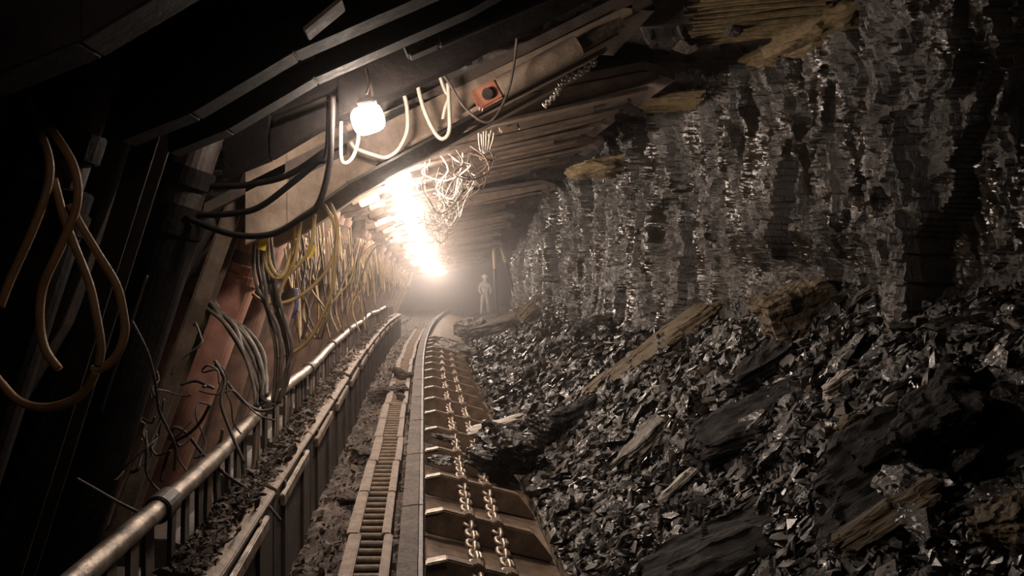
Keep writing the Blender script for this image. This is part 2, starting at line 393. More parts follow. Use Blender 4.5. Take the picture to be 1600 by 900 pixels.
def slab(name, px, py, dims, mat, label, cat, yaw=0, tip=(0, 0), lift=.0, seed=1, n=16, flat=1, tight=False):
    x, s = hit(px, py)
    o = new_obj(name, rock_mesh(name, seed, flat, n, mat, 1, True, .07, True, tight))
    put_rock(o, x, s, (dims[0]/1.4, dims[1]/1.4, dims[2]/1.2), lift, yaw, tip); tag(o, label, cat); return o
slab('rock_slab', 1020, 556, (1.5, .42, .16), M_stone, 'long ochre rock slab lying slantwise high on the rubble slope', 'rock', -.15, (0, 0), .03, 301, tight=True)
slab('rock_slab', 1075, 528, (.62, .36, .2), M_stone, 'rough ochre rock leaning on the upper end of the long slab', 'rock', -.2, (0, .1), .08, 302)
slab('rock_block', 1240, 512, (.44, .4, .34), M_stone, 'square brown rock block at the foot of the coal face', 'rock', -.15, (0, .35), .13, 303, 26, tight=True)
slab('rock_slab', 800, 512, (2.0, .8, .45), M_shale, 'pale weathered slab beside the far bend of the conveyor', 'rock', .5, (0, 0), .15, 304)
slab('rock_slab', 838, 502, (1.1, .6, .6), M_stone, 'upright tan slab propped behind the pale weathered slab', 'rock', .5, (.3, -.3), .3, 305)
slab('stone_splinter', 1062, 772, (.30, .11, .06), M_pale, 'small pale stone splinter catching the light', 'rock', -.1, (-.2, 0), .07, 306, 12)
slab('coal_slab', 1165, 690, (.8, .45, .26), M_slab, 'large flat-topped coal slab in the middle of the slope', 'coal', -.3, (.1, .25), .03, 307, 24)
slab('coal_slab', 1150, 870, (1.0, .5, .28), M_slab, 'huge black coal slab jutting over shadow near the bottom edge', 'coal', -.35, (.25, .2), .0, 308, 26)
slab('coal_slab', 1390, 740, (.8, .42, .26), M_slab, 'long dark coal slab right of the flat-topped slab', 'coal', -.3, (.2, .2), .02, 309, 24)
slab('rock_slab', 1395, 832, (.56, .13, .1), M_stone, 'narrow brown rock strip low on the right of the slope', 'rock', -.35, (.3, .0), .03, 310)
slab('rock_block', 1590, 840, (.22, .2, .16), M_stone, 'brown rock chunk cut by the right edge of the picture', 'rock', .4, (0, .2), .05, 311)
slab('coal_boulder', 1480, 680, (.42, .34, .3), M_slab, 'rounded coal boulder with one lit edge', 'coal', -.3, (0, .1), .05, 312, 26)
slab('wet_lump', 1308, 622, (.22, .13, .09), M_pale, 'wet whitish lump shining among black coal', 'rock', .2, (0, .2), .06, 313, 14)
slab('rock_chunk', 1330, 690, (.18, .14, .12), M_stone, 'brown rock chunk beside the edge of a coal slab', 'rock', .2, (0, .2), .05, 314, 14)
slab('coal_slab', 940, 520, (.9, .6, .3), M_rubble, 'grey dusty coal slab leaning at the wall foot', 'coal', .6, (.3, .2), .1, 315, 20)
slab('coal_block', 900, 660, (.5, .42, .28), M_slab, 'angular coal block a short way above the conveyor edge', 'coal', .5, (0, .1), .06, 316, 18)
slab('shale_slab', 1010, 700, (.5, .3, .14), M_shale, 'dull grey shale slab in the fine coal above the pale splinter', 'rock', .5, (0, .1), .05, 317, 16)
slab('coal_slab', 1190, 590, (.5, .4, .2), M_slab, 'dark coal slab above the flat-topped slab', 'coal', .2, (0, .2), .07, 318, 18)
slab('shale_slab', 1365, 456, (.22, .14, .08), M_shale, 'greyish slab under the wall at the upper right of the slope', 'rock', .2, (0, .2), .07, 319, 16)

# ------------------------------------------------------------------ scraper conveyor
ORD = ['first', 'second', 'third', 'fourth', 'fifth', 'sixth', 'seventh', 'eighth', 'ninth', 'tenth', 'eleventh', 'twelfth', 'thirteenth', 'fourteenth',
       'fifteenth', 'sixteenth', 'seventeenth', 'eighteenth', 'nineteenth', 'twentieth', 'twenty-first', 'twenty-second', 'twenty-third', 'twenty-fourth', 'twenty-fifth', 'twenty-sixth']
s0 = 2.6
for k in range(22):
    a, b = s0+1.5*k, s0+1.5*k+1.485
    root = bend(.45, a, -2.1)
    t = thing('conveyor_pan', f'rusty steel conveyor trough pan, {ORD[k]} from the near end', 'conveyor', root, 'trough pans of the scraper conveyor')
    def pr(poly, nm, mat, bv=.004): MB().prism(poly, a, b, True).build(nm, mat, t, root=root, bevel=bv)
    pr([(-.02, -1.92), (.93, -2.13), (.93, -2.17), (-.02, -1.96)], 'deck', M_rust)
    pr([(-.03, -1.70), (-.005, -1.70), (-.005, -2.05), (-.03, -2.05)], 'side_plate', M_dark)
    pr([(-.15, -1.715), (-.035, -1.70), (-.035, -1.74), (-.15, -1.755)], 'top_flange', M_mud)
    pr([(.935, -2.03), (.965, -2.03), (.965, -2.2), (.935, -2.2)], 'edge_rail', M_worn)
FL = [4.68+.93*k for k in range(-1, 17)]
for k, sv in enumerate(FL):
    root = bend(.45, sv, -2.0)
    t = thing('flight_bar', f'steel scraper flight bar across the conveyor, {ORD[k]} from the near end', 'flight bar', root, 'scraper flights on the conveyor')
    pts = [(.012, -1.770), (.144, -1.745), (.764, -1.905), (.915, -2.10), (.90, -2.118), (.01, -1.91)]
    MB().prism(pts, sv, sv+.075, True).build('bar', M_rust, t, root=root, bevel=.01)
    MB().prism([(.012, -1.768), (.140, -1.743), (.138, -1.768), (.012, -1.793)], sv-.008, sv+.082, True).build('end_shoe', M_worn, t, root=root, bevel=.008)
    for cx in (.325, .525):
        zc = -1.745-.258*(cx-.144)
        MB().prism([(cx-.05, zc+.0), (cx-.02, zc+.028), (cx+.02, zc+.018), (cx+.05, zc-.026), (cx, zc-.08)], sv-.01, sv+.085, True).build('chain_clamp', M_rust, t, root=root, bevel=.008)
def link_bm(vert):
    mb = MB(); L, Wd, r = .062, .036, .0165
    pts = []
    for i in range(9):
        a = -PI/2+PI*i/8; pts.append((Wd*math.sin(a), (L-Wd) + Wd*math.cos(a), 0))
    for i in range(9):
        a = PI/2+PI*i/8; pts.append((Wd*math.sin(a), -(L-Wd) + Wd*math.cos(a), 0))
    if vert: pts = [(z, y, x) for x, y, z in pts]
    return mb.tube([Vector(p) for p in pts], r, 10, 1, True)
lm = {}
for v in (0, 1):
    ob = link_bm(v).build('link', M_chain, shade=True); lm[v] = ob.data; bpy.data.objects.remove(ob)
for name, cx, lab in (('left', .325, 'left-hand scraper chain of heavy steel links along the conveyor'), ('right', .525, 'right-hand scraper chain of heavy steel links along the conveyor')):
    root = bend(cx, 4.0, -1.86)
    t = thing('scraper_chain', lab, 'chain', root)
    dz = -.258*(cx-.144)
    for i in range(100):
        sv = 3.95+.093*i
        u = ((sv-FL[0]) % .93)/.93
        z = -1.80+dz - .018*math.sin(PI*u)
        o = new_obj('link', lm[i % 2], None, t); q = bend(cx+.004*math.sin(i*1.7), sv, z); o.location = q-root
        o.rotation_euler = (0, .26+.05*math.sin(i*2.3), .05*math.sin(i*1.3))
    mb = MB()
    for i in range(100, 170):
        sv = 3.95+.093*i; c = bend(cx, sv, -1.81+dz)
        mb.box(c, (.085 if i % 2 else .03, .10, .03 if i % 2 else .085))
    o = mb.build('far_links', M_chain, t, root=root, bevel=.01); o['kind'] = 'stuff'

# coal carried on the conveyor
def on_deck(name, px, py, s, dims, mat, label, cat, rot, seed, n=18):
    o = new_obj(name, rock_mesh(name, seed, 1, n, mat, 1, True)); o.location = P(px, py, s); o.rotation_euler = rot
    o.scale = (dims[0]/1.4, dims[1]/1.4, dims[2]/1.2); tag(o, label, cat)
on_deck('coal_boulder', 800, 702, 7.6, (.62, .6, .34), M_coal, 'big coal boulder spilled over the right side of the conveyor', 'coal', (.1, .2, .3), 330)
on_deck('coal_lump', 752, 712, 7.2, (.3, .34, .2), M_coal, 'coal lump lying against the chains on the conveyor', 'coal', (.1, .3, .9), 331)
on_deck('pale_slab', 772, 664, 8.3, (.62, .22, .09), M_pale, 'thin pale slab lying across the right-hand chain', 'rock', (.1, -.22, .35), 332, 14)
on_deck('coal_lump', 850, 668, 8.2, (.4, .4, .25), M_coal, 'coal lump behind the thin pale slab at the conveyor edge', 'coal', (.1, .2, .6), 333)
on_deck('shale_slab', 690, 683, 8.0, (.22, .2, .06), M_shale, 'tan shale flake lying on the deck by the left chain', 'rock', (0, .25, .2), 334, 12)
on_deck('coal_lump', 692, 718, 7.05, (.2, .25, .09), M_coal, 'flat coal lump on the deck left of the chains', 'coal', (0, .25, 1.2), 335, 12)
on_deck('coal_lump', 700, 545, 17.2, (.8, 1.2, .4), M_shale, 'dusty heap of stone crossing the far conveyor', 'rock', (0, .2, .2), 336, 20)
on_deck('rock_lump', 735, 512, 21, (.7, .7, .5), M_shale, 'rounded dusty boulder right of the far conveyor', 'rock', (0, .2, .9), 337, 22)

# ------------------------------------------------------------------ rack track beside the conveyor
def rack(a, k):
    root = bend(-.36, a, -2.0)
    t = thing('rack_section', f'ladder-like steel rack track section, {ORD[k]} from the near end', 'rack track', root, 'rack track sections beside the conveyor')
    b = a+.985; j = R.uniform(-.012, .012)
    MB().prism([(-.515+j, -1.85), (-.43+j, -1.85), (-.43+j, -1.99), (-.515+j, -1.99)], a, b, True).build('side_rail', M_rust, t, root=root, bevel=.008)
    MB().prism([(-.275+j, -1.85), (-.215+j, -1.85), (-.215+j, -1.99), (-.275+j, -1.99)], a, b, True).build('side_rail', M_rust, t, root=root, bevel=.008)
    for i in range(7):
        y = a+.07+.14*i
        MB().cyl(bend(-.44+j, y, -1.90), bend(-.265+j, y, -1.90), .024, n=12).build('rung', M_rust, t, root=root, shade=False)
    MB().prism([(-.44, -2.0), (-.265, -2.0), (-.265, -2.03), (-.44, -2.03)], a, b, True).build('base_plate', M_dark, t, root=root)
    return t
for k in range(20): rack(3.45+1.0*k, k)
def on_floor(name, x, s, z, dims, mat, label, rot, seed):
    o = new_obj(name, rock_mesh(name, seed, 1, 16, mat, 1, True)); o.location = bend(x, s, z); o.rotation_euler = rot
    o.scale = (dims[0]/1.4, dims[1]/1.4, dims[2]/1.2); tag(o, label, 'rock')
on_floor('stone_block', -.36, 12.9, -1.80, (.34, .3, .2), M_mud, 'muddy stone block sitting on the rack track', (0, .1, .2), 350)
on_floor('stone_lump', -.40, 11.6, -1.84, (.26, .4, .14), M_mud, 'long muddy lump covering the rack in front of the stone block', (0, 0, .5), 351)
on_floor('stone_lump', -.62, 11.2, -1.88, (.24, .3, .2), M_mud, 'muddy stone beside the left rail of the rack', (0, 0, 1.5), 352)
on_floor('stone_lump', -.30, 10.9, -1.85, (.16, .2, .12), M_mud, 'small muddy stone between the two rails of the rack', (.3, 0, .5), 353)
on_floor('stone_lump', -.64, 8.0, -1.93, (.2, .24, .14), M_mud, 'flat muddy stone on the floor left of the rack', (0, 0, .3), 354)
on_floor('stone_lump', -.60, 6.6, -1.95, (.16, .2, .1), M_mud, 'brown muddy stone on the floor nearest the camera', (0, 0, .9), 355)

# ------------------------------------------------------------------ guard rail: pipe, slats and ledge
NP = 9
for k in range(NP):
    a = 1.25+2.08*k; b = a+2.08
    root = bend(-1.08, a, -1.0)
    t = thing('rail_pipe', f'steel rail pipe length with a coupling, {ORD[k]} from the near end', 'pipe', root, 'rail pipes above the slatted guard')
    wob = lambda s: Vector((.012*math.sin(s*1.9), 0, .012*math.sin(s*1.3)))
    MB().tube([bend(-1.08, a+(b-a)*i/6, -1.0)+wob(a+(b-a)*i/6) for i in range(7)], .043, 16, 3).build('pipe', M_worn, t, root=root, shade=True)
    MB().cyl(bend(-1.08, b-.09, -1.0)+wob(b), bend(-1.08, b+.06, -1.0)+wob(b), .058).build('coupling', M_dark, t, root=root, bevel=.006)
rs = random.Random(3)
for k in range(14):
    a = 1.6+1.5*k
    root = bend(-1.08, a, -2.0)
    t = thing('slat_guard', f'guard panel of upright steel slats under the rail, {ORD[k]} from the near end', 'guard panel', root, 'slatted guard panels below the rail pipe')
    for i in range(7):
        y = a+.1+.208*i; wv = rs.uniform(.05, .11)
        mb = MB(); p0 = bend(-1.09+rs.uniform(-.02, .02), y, -1.04); p1 = bend(-1.09+rs.uniform(-.02, .02), y+rs.uniform(-.02, .02), -1.75)
        mb.beam(p0, p1, .02, wv); mb.build('slat', rs.choice([M_rust, M_steel, M_dark, M_canopy]), t, root=root, bevel=.004)
    MB().prism([(-1.075, -1.62), (-1.045, -1.62), (-1.045, -1.70), (-1.075, -1.70)], a, a+1.48, True).build('bottom_rail', M_dark, t, root=root, bevel=.004)
for k in range(14):
    a = 1.6+1.5*k; root = bend(-.87, a, -2.0); dz = rs.uniform(-.02, .02)
    t = thing('spill_plate', f'dusty steel spill plate with a sloping ledge, {ORD[k]} from the near end', 'steel plate', root, 'spill plates between the guard and the floor')
    MB().prism([(-.885, -1.30+dz), (-.862, -1.30+dz), (-.862, -2.04), (-.885, -2.04)], a, a+1.47, True).build('face_plate', M_dark, t, root=root, bevel=.004)
    MB().prism([(-1.04, -1.26+dz), (-.90, -1.275+dz), (-.845, -1.30+dz), (-.845, -1.325+dz), (-1.04, -1.29+dz)], a, a+1.47, True).build('ledge', M_rust, t, root=root, bevel=.005)
    for j in range(2):
        y = a+.3+.75*j
        MB().beam(bend(-.853, y, -1.33+dz), bend(-.853, y, -2.02), .02, .06).build('stiffener', M_dark, t, root=root, bevel=.003)
    MB().beam(bend(-.84, a+.15, -1.42), bend(-.84, a+1.2, -1.40), .03, .07, (0, 0, 1)).build('edge_strip', M_worn if k < 3 else M_steel, t, root=root, bevel=.006)
for k in range(60):
    s = math.exp(rs.uniform(math.log(4.5), math.log(16))); sz = rs.uniform(.02, .05)
    o = new_obj('shale_chip', lump_me[k % 22].copy() if k < 8 else bpy.data.meshes['shale_chip_%d' % (k % 8)])
    if k < 8: o.data.name = 'shale_chip_%d' % k; o.data.materials.clear(); o.data.materials.append(M_shale)
    o.location = bend(rs.uniform(-1.02, -.88), s, -1.255+sz*.2); o.rotation_euler = (rs.random()*6, rs.random(), rs.random()*6); o.scale = (sz, sz*1.3, sz*.6)
    tag(o, 'small dusty stone chip lying on the ledge under the slats', 'rock', 'stone chips along the guard ledge')

# ------------------------------------------------------------------ powered roof supports
DK = (M_shade_black, M_shade_black, M_dark, M_shade_black, M_shade_black)  # near supports: black colours stand in for their lack of light
def make_unit(k, label, cz, cs, tip, rear=-1.38, mats=None, ram=None, deep=False):
    """one support; canopy underside z = cz + cs*x, from x=rear to x=tip"""
    sk = 5.5+1.5*k
    root = Vector((-1.7, sk, -2.0))
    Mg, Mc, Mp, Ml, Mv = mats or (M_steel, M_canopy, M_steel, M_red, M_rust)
    t = thing('roof_support', label, 'roof support', root, 'hydraulic roof supports along the face')
    Zc = lambda x: cz+cs*x
    def bl(mb, nm, mat, par=t, bv=.006, sh=False): return mb.build(nm, mat, par, root=root, bevel=bv, shade=sh)
    # base
    bl(MB().prism([(-2.6, -2.02), (-1.25, -2.02), (-1.25, -1.9), (-1.6, -1.74), (-2.6, -1.7)], sk-.5, sk+.55), 'base', M_dark)
    # canopy plate
    th = .07
    can = bl(MB().prism([(rear, Zc(rear)+.16), (tip-.25, Zc(tip-.25)+.16), (tip, Zc(tip)+.02), (tip-.02, Zc(tip)+.10), (tip-.25, Zc(tip-.25)+.16+th), (rear, Zc(rear)+.16+th)], sk-.5, sk+.6), 'canopy', Mc)
    e = tip-.14
    for side in (0, 1):                                        # box girders with a long slot
        y0 = sk-.5 if side == 0 else sk+.45; y1 = y0+.15; m = -.85
        mb = MB(); g = max(rear, -1.12); To = lambda x: Zc(x)+.16+(max(0, min(.2, (.2-x)*.17)) if deep else 0); Bo = lambda x: Zc(x)-.06-.10*max(0, min(1, (-.35-x)/.5))
        sx0, sx1, sl, sh_ = -.86, -.48, (.09 if deep else .0), (.23 if deep else .08)
        mb.prism([(g, Bo(g)), (sx0, Bo(sx0)), (sx0, To(sx0)), (g, To(g))], y0, y1)
        mb.prism([(sx0, Bo(sx0)), (sx1, Bo(sx1)), (sx1, Zc(sx1)+sl), (sx0, Zc(sx0)+sl)], y0, y1)
        mb.prism([(sx0, Zc(sx0)+sh_), (sx1, Zc(sx1)+sh_), (sx1, To(sx1)), (sx0, To(sx0))], y0, y1)
        mb.prism([(sx1, Bo(sx1)), (.2, Bo(.2)), (.38, Zc(.38)+(.05 if deep else -.03)), (e, Zc(e)+.06), (e, Zc(e)+.14), (.2, To(.2)), (sx1, To(sx1))], y0, y1)
        bl(mb, 'girder', Mg)
        bl(MB().prism([(sx0, Zc(sx0)+sl), (sx1, Zc(sx1)+sl), (sx1, Zc(sx1)+sh_), (sx0, Zc(sx0)+sh_)], y0+.09, y1-.03), 'slot_shade', M_dark)  # dark inset: the slot's shade is given by its colour
        if mats is not DK: bl(MB().prism([(-.3, Zc(-.3)-.075), (e-.1, Zc(e-.1)-.02), (e-.1, Zc(e-.1)+.01), (-.3, Zc(-.3)-.045)], y0-.05, y1+.02), 'flange_strip', Mg)
    # front ram with its clevis
    yo, x0, x1, zo = ram or (-.12, tip-1.25, tip-.6, 0)
    yr = sk+yo
    a, b = Vector((x0, yr, Zc(x0)+zo)), Vector((x1, yr, Zc(x1)+zo+.02))
    bl(MB().cyl(a, b, .075, n=24), 'ram', Mg, bv=.008, sh=False)
    bl(MB().cyl(b, b+(b-a).normalized()*.3, .04, n=16), 'ram_rod', M_worn, bv=0)
    c = bl(MB().beam(a-(b-a).normalized()*.16, a, .13, .12), 'clevis', Mv, bv=.012)
    bl(MB().cyl(a-(b-a).normalized()*.085+Vector((0, -.09, 0)), a-(b-a).normalized()*.085+Vector((0, .09, 0)), .035, n=16), 'pin', M_dark, c, bv=.004)
    # legs
    for lx, ly, nm in ((0, .32, 'leg'), (-.42, -.02, 'leg')):
        tx, bx = -1.19+lx*.5, -2.0+lx*.7
        top = Vector((tx, sk+ly, Zc(tx)+.1)); bot = Vector((bx, sk+ly, -1.80)); d = (top-bot)
        p1 = bot+d*.84; p2 = bot+d*.88
        lg = bl(MB().cyl(bot, p1, .155, n=28).cyl(bot+d*.78, bot+d*.81, .168, n=28), nm, Ml, bv=.006)
        bl(MB().cyl(p1, top, .115, n=24), 'ram_stage', Mp, lg, bv=.004)
        bl(MB().cyl(p2, bot+d*.92, .14, n=24), 'collar', Ml, lg, bv=.006)
    # leaning channel post
    a, b = Vector((-2.02, sk-.32, -1.75)), Vector((-1.22, sk-.32, max(.45, Zc(-1.22)+.2)))
    mb = MB(); mb.beam(a, b, .02, .17); off = Vector((.05, 0, -.016))
    mb.beam(a+off+Vector((0, .085, 0)), b+off+Vector((0, .085, 0)), .10, .014); mb.beam(a+off-Vector((0, .085, 0)), b+off-Vector((0, .085, 0)), .10, .014)
    bl(mb, 'channel_post', Mp, bv=.003)
    # caving shield at the back
    bl(MB().prism([(rear, Zc(rear)+.2), (rear+.06, Zc(rear)+.1), (rear-.3, -.3), (-2.5, -1.75), (-2.6, -1.72), (rear-.45, -.25)], sk-.5, sk+.6), 'rear_shield', M_dark)
    # valve block between post and leg
    if mats is DK or deep: return t
    vb = bl(MB().box((-1.32, sk-.05, -.18), (.16, .30, .2)), 'valve_block', M_dark)
    for j in range(4):
        bl(MB().cyl((-1.26, sk-.15+.07*j, -.16), (-1.19, sk-.15+.07*j, -.14), .018, n=10), 'valve', M_worn, vb, bv=.003)
    return t
near_lab = 'roof support nearest the camera, dark leaning post and black canopy'
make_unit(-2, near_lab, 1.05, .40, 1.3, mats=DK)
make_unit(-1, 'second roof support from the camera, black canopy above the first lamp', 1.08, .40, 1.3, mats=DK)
make_unit(0, 'lit roof support with slotted tan girder and red leg beyond first lamp', .82, .50, 1.45, mats=(M_tan_lit, M_canopy, M_steel, M_redleg, M_orange), ram=(-.60, .46, .95, .0), deep=True)
u1 = make_unit(1, 'roof support just beyond the one with the brightly lit slotted girder', 1.04, .20, 2.05)
base_h = None
for k in range(2, 18):
    c = copy_tree(u1); s = 5.5+1.5*k
    b0, b1 = bend(-1.7, s, -2.0), bend(-1.7, s, .95)
    c.location = b0; c.scale.z = (b1.z-b0.z)/2.95*(1+R.uniform(-.02, .02)); c.scale.x = R.uniform(.93, 1.05); c.rotation_euler = (R.uniform(-.03, .03), R.uniform(-.05, .03), -.004*max(0, s-12)*.9+R.uniform(-.02, .02))
    c['label'] = f'roof support deep in the row, {ORD[k+2]} from the camera'

# ------------------------------------------------------------------ lamps
lamp_pos = [(P(575, 187, 4.22), 4.22)] + [(Vector((-.20, 6.4, .63)), 6.4)] + [(bend(-.24-.02*(k % 2), 7.75+1.5*k, .80), 7.75+1.5*k) for k in range(19)]
def lamp_mat(f):
    if f == 1: return M_lamp
    m = M_lamp.copy(); m.name = 'dim_lamp_glass_material'
    for n in m.node_tree.nodes:
        if n.type == 'EMISSION': n.inputs[1].default_value = LAMP_L*f
    return m
def make_lamp(p, lab, f=1, k=1):
    t = thing('bulkhead_lamp', lab, 'lamp', p, 'lamps strung under the canopies')
    mb = MB(); bmesh.ops.create_uvsphere(mb.bm, u_segments=24, v_segments=14, radius=1)
    se = lambda a: math.copysign(abs(a)**.62, a)          # a rounded box of glass, hung slightly askew
    tilt = Matrix.Rotation(-.32 if k < 1 else -.1, 3, 'Y')
    for v in mb.bm.verts: v.co = tilt @ Vector((se(v.co.x)*(.115 if k < 1 else .105)*k, se(v.co.y)*.19*k, se(v.co.z)*.088*k)) + p
    mb.build('glass_globe', lamp_mat(f), t, root=p, shade=True)
    MB().prism([(p.x-.07*k, p.z+.082*k), (p.x+.07*k, p.z+.10*k), (p.x+.045*k, p.z+.14*k), (p.x-.045*k, p.z+.13*k)], p.y-.15*k, p.y+.15*k).build('housing', M_shade_black, t, root=p, bevel=.006)
    MB().tube([p+Vector((0, .15, .10)), p+Vector((.0, .21, .05)), p+Vector((0, .24, 0))], .014, 8, 3).build('cable_gland', M_dark, t, root=p)
    for sgn in (-1, 1):
        q = p+Vector((0, sgn*.12, 0))
        MB().tube([q+Vector((0, 0, .11)), q+Vector((.015, 0, .16)), q+Vector((0, 0, .24))], .007, 6, 3).build('hanger', M_steel, t, root=p)
for k, (p, s) in enumerate(lamp_pos):
    lab = ['large bare white lamp, closest of the row and apart from the others', 'second lamp of the row, at the top of the glare band'][k] if k < 2 else f'glaring lamp in the receding row, {ORD[k]} from the camera'
    make_lamp(p, lab, LAMP_DIM.get(k, 1), 1 if k else .74)
make_lamp(Vector((-.45, 1.45, .75)), 'dim unseen lamp added above the frame at the near end of the gallery', .035)  # added out of view to light the near-left hoses weakly
for k in range(len(lamp_pos)-1):
    a, b = lamp_pos[k][0]+Vector((0, .24, 0)), lamp_pos[k+1][0]+Vector((0, -.14, .13))
    m = (a+b)/2+Vector((-.05, 0, .05 if k else .16))
    o = MB().tube([a, m, b], .011, 8, 8).build('lamp_cable', M_black, origin=a, shade=True)
    tag(o, f'black lamp cable strung after the {ORD[k]} lamp of the row', 'cable', 'cables linking the lamps')

# ------------------------------------------------------------------ hoses and cables drawn where the photo shows them
def hose(name, pts, r, mat, label, group=None, cat='hose', n=8, sm=6):
    pts = [Vector(p) for p in pts]
    o = MB().tube(pts, r, n, sm).build(name, mat, origin=pts[0], shade=True); return tag(o, label, cat, group)
def HP(name, pix, s, r, mat, label, group=None, cat='hose', s2=None):
    n = len(pix); s2 = s if s2 is None else s2
    hose(name, [P(a, b, s+(s2-s)*i/(n-1)) for i, (a, b) in enumerate(pix)], r, mat, label, group, cat)
HP('power_cable', [(235, 296), (300, 292), (350, 291), (385, 289), (447, 275), (502, 240), (516, 224), (520, 150)], 4.3, .017, M_black, 'upper of the thick black cables swinging across the slotted girder', cat='cable')
HP('power_cable', [(220, 318), (300, 335), (369, 333), (408, 322), (455, 287), (494, 255), (511, 240), (515, 150)], 4.25, .017, M_black, 'middle black cable rising from the channel post to the first lamp', cat='cable')
HP('power_cable', [(517, 150), (517, 197), (515, 255), (498, 318), (470, 341), (424, 366), (362, 366), (290, 340)], 4.2, .017, M_black, 'black cable hanging in the widest loop below the slotted girder', cat='cable')
HP('lamp_lead', [(533, 190), (533, 244), (540, 255), (552, 244), (560, 217), (558, 195)], 4.6, .011, M_white, 'small pale U-shaped lead hanging just under the first lamp', cat='cable')
HP('pale_hose', [(548, 222), (556, 232), (583, 242), (603, 246), (622, 234), (636, 205), (636, 170), (632, 150)], 4.85, .013, M_white, 'white hose sagging right below the first lamp')
HP('pale_hose', [(652, 125), (655, 145), (665, 178), (680, 208), (692, 217), (702, 205), (702, 170), (700, 130)], 4.85, .013, M_white, 'white hose hanging in a narrow U right of the first lamp')
HP('pale_hose', [(686, 100), (688, 120), (696, 143), (702, 150), (696, 168), (692, 186)], 4.85, .011, M_white, 'short pale hose end hanging inside the thin dark loop')
HP('thin_cable', [(684, 90), (690, 110), (705, 135), (727, 169), (757, 191), (776, 180), (795, 139), (804, 94), (808, 55)], 4.75, .008, M_grey, 'thin dark cable hanging in a deep loop in front of the ram', cat='cable')
AM = 'amber hoses looped at the near left'
for i, (pl, lab) in enumerate([
    ([(42, 150), (52, 180), (75, 240), (76, 285), (55, 350), (15, 440), (0, 480)], 'amber hose running down to the left picture edge in front of the dark post'),
    ([(60, 180), (90, 215), (117, 265), (120, 320), (95, 385), (68, 445), (62, 500), (70, 545), (92, 577)], 'amber hose with an S-shaped bend crossing the other loops'),
    ([(110, 320), (125, 350), (152, 395), (182, 445), (193, 490), (195, 520), (185, 550), (165, 572), (143, 578)], 'amber hose curling in a wide hook at the near left'),
    ([(84, 280), (100, 340), (115, 380), (140, 445), (150, 490), (158, 540), (154, 572)], 'amber hose hanging nearly straight inside the wide hook'),
    ([(-30, 560), (0, 597), (30, 627), (70, 637), (110, 627), (135, 608), (150, 580)], 'lowest amber hose, a shallow bow at the left picture edge')]):
    HP('amber_hose', pl, 2.62, .0145, M_amber, lab, AM, s2=2.55)
J = lambda: R.uniform(-6, 6)
YG = 'yellow hoses looped between the near legs'
yl = [([(404, 302), (416, 333), (420, 403), (434, 430), (447, 419), (459, 372), (455, 333), (439, 306)], 'inner yellow hose loop under the slotted girder'),
      ([(398, 305), (409, 340), (412, 400), (424, 430), (440, 432), (456, 410), (466, 372), (462, 330), (446, 306)], 'outer yellow hose loop under the slotted girder'),
      ([(505, 318), (523, 350), (525, 383), (510, 423), (477, 457), (443, 473), (413, 472), (395, 460)], 'yellow hose swinging in the widest arc behind the rail'),
      ([(515, 316), (527, 350), (523, 417), (517, 460), (497, 507), (477, 537), (453, 553), (430, 560)], 'yellow hose drooping lowest behind the rail pipe'),
      ([(492, 335), (486, 385), (470, 410), (446, 432), (424, 437), (405, 432)], 'yellow hose crossing behind the two loops'),
      ([(470, 330), (462, 400), (440, 450), (430, 490), (424, 500)], 'yellow hose hanging diagonally to the blue fittings')]
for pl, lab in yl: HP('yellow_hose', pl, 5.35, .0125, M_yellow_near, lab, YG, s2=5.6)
for i in range(9):
    x = 462+i*4.5
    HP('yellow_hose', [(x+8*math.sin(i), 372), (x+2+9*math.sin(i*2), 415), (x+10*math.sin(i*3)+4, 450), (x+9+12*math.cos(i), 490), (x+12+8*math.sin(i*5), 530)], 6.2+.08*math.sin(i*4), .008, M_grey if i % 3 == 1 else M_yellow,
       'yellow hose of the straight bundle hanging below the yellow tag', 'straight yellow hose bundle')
for i in range(10):
    x = 545+i*3.0
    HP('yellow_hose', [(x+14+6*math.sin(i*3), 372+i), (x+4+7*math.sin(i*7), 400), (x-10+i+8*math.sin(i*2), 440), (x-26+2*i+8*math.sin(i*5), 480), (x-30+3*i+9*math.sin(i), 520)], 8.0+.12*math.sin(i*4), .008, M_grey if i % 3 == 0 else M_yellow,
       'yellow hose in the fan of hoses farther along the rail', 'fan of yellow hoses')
for i in range(9):
    d = i*7
    HP('grey_cable', [(262+d*.4, 446-d*.3), (300+d*.4+J(), 462-d*.2+J()), (325+d*.5+J(), 478+d*.3+J()), (352+d*.6+J(), 505+d*.2+J()), (378+d*.5+J(), 548+J()), (398+d*.3+J(), 600-d*.3+J()), (405+d*.2+J(), 640-d*.4)], 5.42+.02*i, .0135, M_grey,
       'grey cable of the thick bundle arching behind the rail', 'thick grey cable bundle', 'cable', s2=4.6)
for i in range(6):
    d = i*8
    HP('grey_cable', [(398+d*.6, 372), (396+d*.8, 415), (402+d*.8+J(), 450), (412+d*.7+J(), 475+d*.2), (424+d*.6, 510), (432+d*.5+J(), 545), (432+d*.4+J(), 590), (425+d*.3, 630)], 5.5+.05*math.sin(i*2.3), .013, M_grey,
       'grey cable of the steeper bundle right of the thick bundle', 'steep grey cable bundle', 'cable')
HP('thin_cable', [(205, 500), (230, 550), (243, 600), (248, 640), (262, 670), (274, 700), (272, 735)], 3.0, .006, M_grey, 'thin pale cable dangling left of the channel post', cat='cable')
HP('thin_cable', [(230, 430), (200, 520), (175, 590), (158, 645)], 3.0, .005, M_grey, 'straight thin wire left of the dangling cable', cat='cable')
HP('thin_cable', [(120, 748), (150, 765), (185, 785), (215, 800)], 2.9, .006, M_grey, 'thin cable running down to the rail at the lower left', cat='cable')
